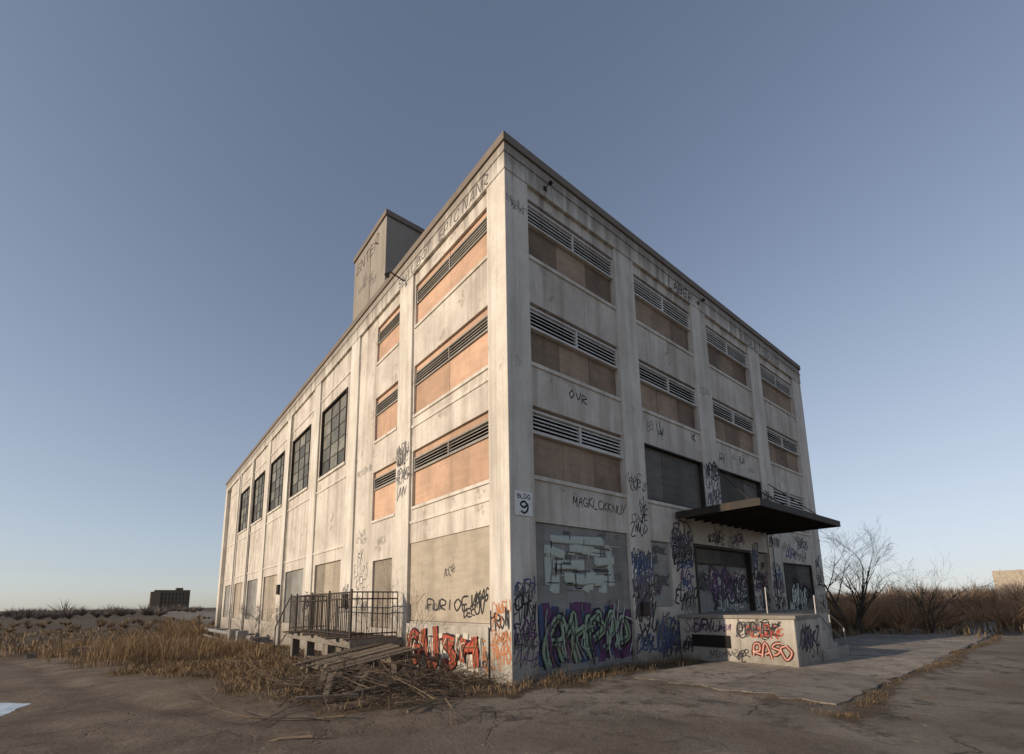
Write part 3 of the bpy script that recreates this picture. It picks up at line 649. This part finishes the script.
for i in range(390):
    x=RN.uniform(24,62); y=RN.uniform(-16,22)
    if x<30 and y>4: continue
    shrub(b,x,y,RN.uniform(.9,2.4)*(1.2 if x>38 else .9)*(1.4 if RN.random()<.15 else 1),105,.016+.0005*x)
for i in range(22): shrub(b,RN.uniform(19.5,25),RN.uniform(-3,3),RN.uniform(1.0,2.3),150,.02)
b.make()
b=B('roadside_scrub','grass',None)
for i in range(160): shrub(b,RN.uniform(-55,6),RN.uniform(60,110),RN.uniform(.5,1.4),80,.05)
for i in range(30): shrub(b,RN.uniform(-3.2,-.8),RN.uniform(36,50),RN.uniform(1.0,2.4),120,.025)
for i in range(16): shrub(b,RN.uniform(-3.4,-1.8),RN.uniform(7,16),RN.uniform(.5,1.1),90,.010)
b.make()
b=B('distant_tree_line','far',None)
for i in range(230):
    t=RN.random(); a=math.radians(84+t*52); R_=RN.uniform(170,330); shrub(b,-6+R_*math.cos(a),-7+R_*math.sin(a),RN.uniform(2,4.8)*(1.5 if RN.random()<.1 else 1),130,.13,.8)
for i in range(150):
    t=RN.random(); a=math.radians(-16+t*34); R_=RN.uniform(120,260); shrub(b,-6+R_*math.cos(a),-7+R_*math.sin(a),RN.uniform(3,6),150,.13,.6)
b.make()
ap_=empty('distant_apartment_block'); b=B('block_walls','twig',ap_); dx,dy=12,292; b.box(dx-8,dx+7,dy,dy+16,-3,10.8,.6); b.box(dx-9.5,dx-5.5,dy-1,dy+9,-3,9.9,.9); b.box(dx+1,dx+4,dy+2,dy+9,10.8,12.0,.6); b.make()
b=B('block_windows','steel',ap_)
for c_ in range(8):
    for r in range(5): b.box(dx-5.0+c_*1.5,dx-4.55+c_*1.5,dy-.05,dy+.1,-.5+r*2.1,.8+r*2.1)
b.make()
b=B('distant_low_building','plyT',None); b.box(246,262,-2,14,0,10.5); b.box(262,280,-6,10,0,8); b.make()
b=B('concrete_rubble','conc',None)
def rock(x,y,s):
    z=gz(x,y); pts=[]
    for zz in (0,1):
        for (ax,ay) in ((-1,-1),(1,-1),(1,1),(-1,1)):
            pts.append((x+ax*s*RN.uniform(.5,1),y+ay*s*RN.uniform(.5,1),z-.02+zz*s*RN.uniform(.6,1.3)))
    b.prism(pts)
for i in range(18): rock(-6.9+RN.gauss(0,.9),21+RN.gauss(0,.5),RN.uniform(.15,.42))
for i in range(1600):
    x=RN.uniform(-9,7);y=RN.uniform(-7,12)
    if -.3<x and y>-.1: continue
    rock(x,y,RN.uniform(.006,.024))
for i in range(60): rock(RN.uniform(-1.9,-.2),RN.uniform(1,12),RN.uniform(.03,.1))
b.make()

# ------------------------------------------------------------ light, sky, camera
AZ,EL=168.0,15.0
w=bpy.data.worlds.new('World'); S.world=w; w.use_nodes=True; nt=w.node_tree; bg=nt.nodes['Background']
sky=nt.nodes.new('ShaderNodeTexSky'); sky.sky_type='NISHITA'; sky.sun_disc=False; sky.sun_elevation=math.radians(EL); sky.sun_rotation=math.radians(90-AZ)
sky.dust_density=.5; sky.ozone_density=2.6; sky.air_density=.9; sky.altitude=100
hs=nt.nodes.new('ShaderNodeHueSaturation'); hs.inputs['Saturation'].default_value=.66; hs.inputs['Value'].default_value=1.3
gm=nt.nodes.new('ShaderNodeGamma'); gm.inputs['Gamma'].default_value=1.25
# soft shoulder so the haze band near the horizon stays below white:  y = c*x/(1+x/k)
def vm(op,a,b=None):
    m=nt.nodes.new('ShaderNodeVectorMath'); m.operation=op
    for i,v in enumerate((a,b)):
        if v is None: continue
        if isinstance(v,tuple): m.inputs[i].default_value=v
        else: nt.links.new(v,m.inputs[i])
    return m.outputs[0]
nt.links.new(sky.outputs[0],hs.inputs['Color']); nt.links.new(hs.outputs[0],gm.inputs[0])
num=vm('MULTIPLY',gm.outputs[0],(.92,.90,.90)); den=vm('ADD',vm('MULTIPLY',gm.outputs[0],(1/8.2,1/8.6,1/9.6)),(1,1,1)); q=vm('DIVIDE',num,den)
nt.links.new(q,bg.inputs[0]); bg.inputs[1].default_value=.15
sl=bpy.data.lights.new('sun','SUN'); sl.energy=4.1; sl.angle=math.radians(.5); sl.color=(1,.83,.63)
so=bpy.data.objects.new('sun',sl); COL.objects.link(so)
sd=Vector((math.cos(math.radians(AZ))*math.cos(math.radians(EL)),math.sin(math.radians(AZ))*math.cos(math.radians(EL)),math.sin(math.radians(EL))))
so.rotation_euler=sd.to_track_quat('Z','Y').to_euler()
p,ya,ro=math.radians(9.230),math.radians(50.617),math.radians(-.926)
F=Vector((math.cos(ya)*math.cos(p),math.sin(ya)*math.cos(p),math.sin(p))); Rt=Vector((math.sin(ya),-math.cos(ya),0)); U=Rt.cross(F)
R2=Rt*math.cos(ro)+U*math.sin(ro); U2=U*math.cos(ro)-Rt*math.sin(ro)
cm=bpy.data.cameras.new('camera'); cm.sensor_width=36; cm.lens=464.033/1024*36; cm.shift_y=(527.07-377)/1024; cm.clip_end=8000; cm.clip_start=.05
co=bpy.data.objects.new('camera',cm); COL.objects.link(co)
mt=Matrix.Identity(4)
for i in range(3): mt[i][0]=R2[i]; mt[i][1]=U2[i]; mt[i][2]=-F[i]
mt[0][3],mt[1][3],mt[2][3]=-5.991,-7.366,1.6
co.matrix_world=mt; S.camera=co
S.view_settings.view_transform='Standard'; S.view_settings.look='None'; S.view_settings.exposure=0
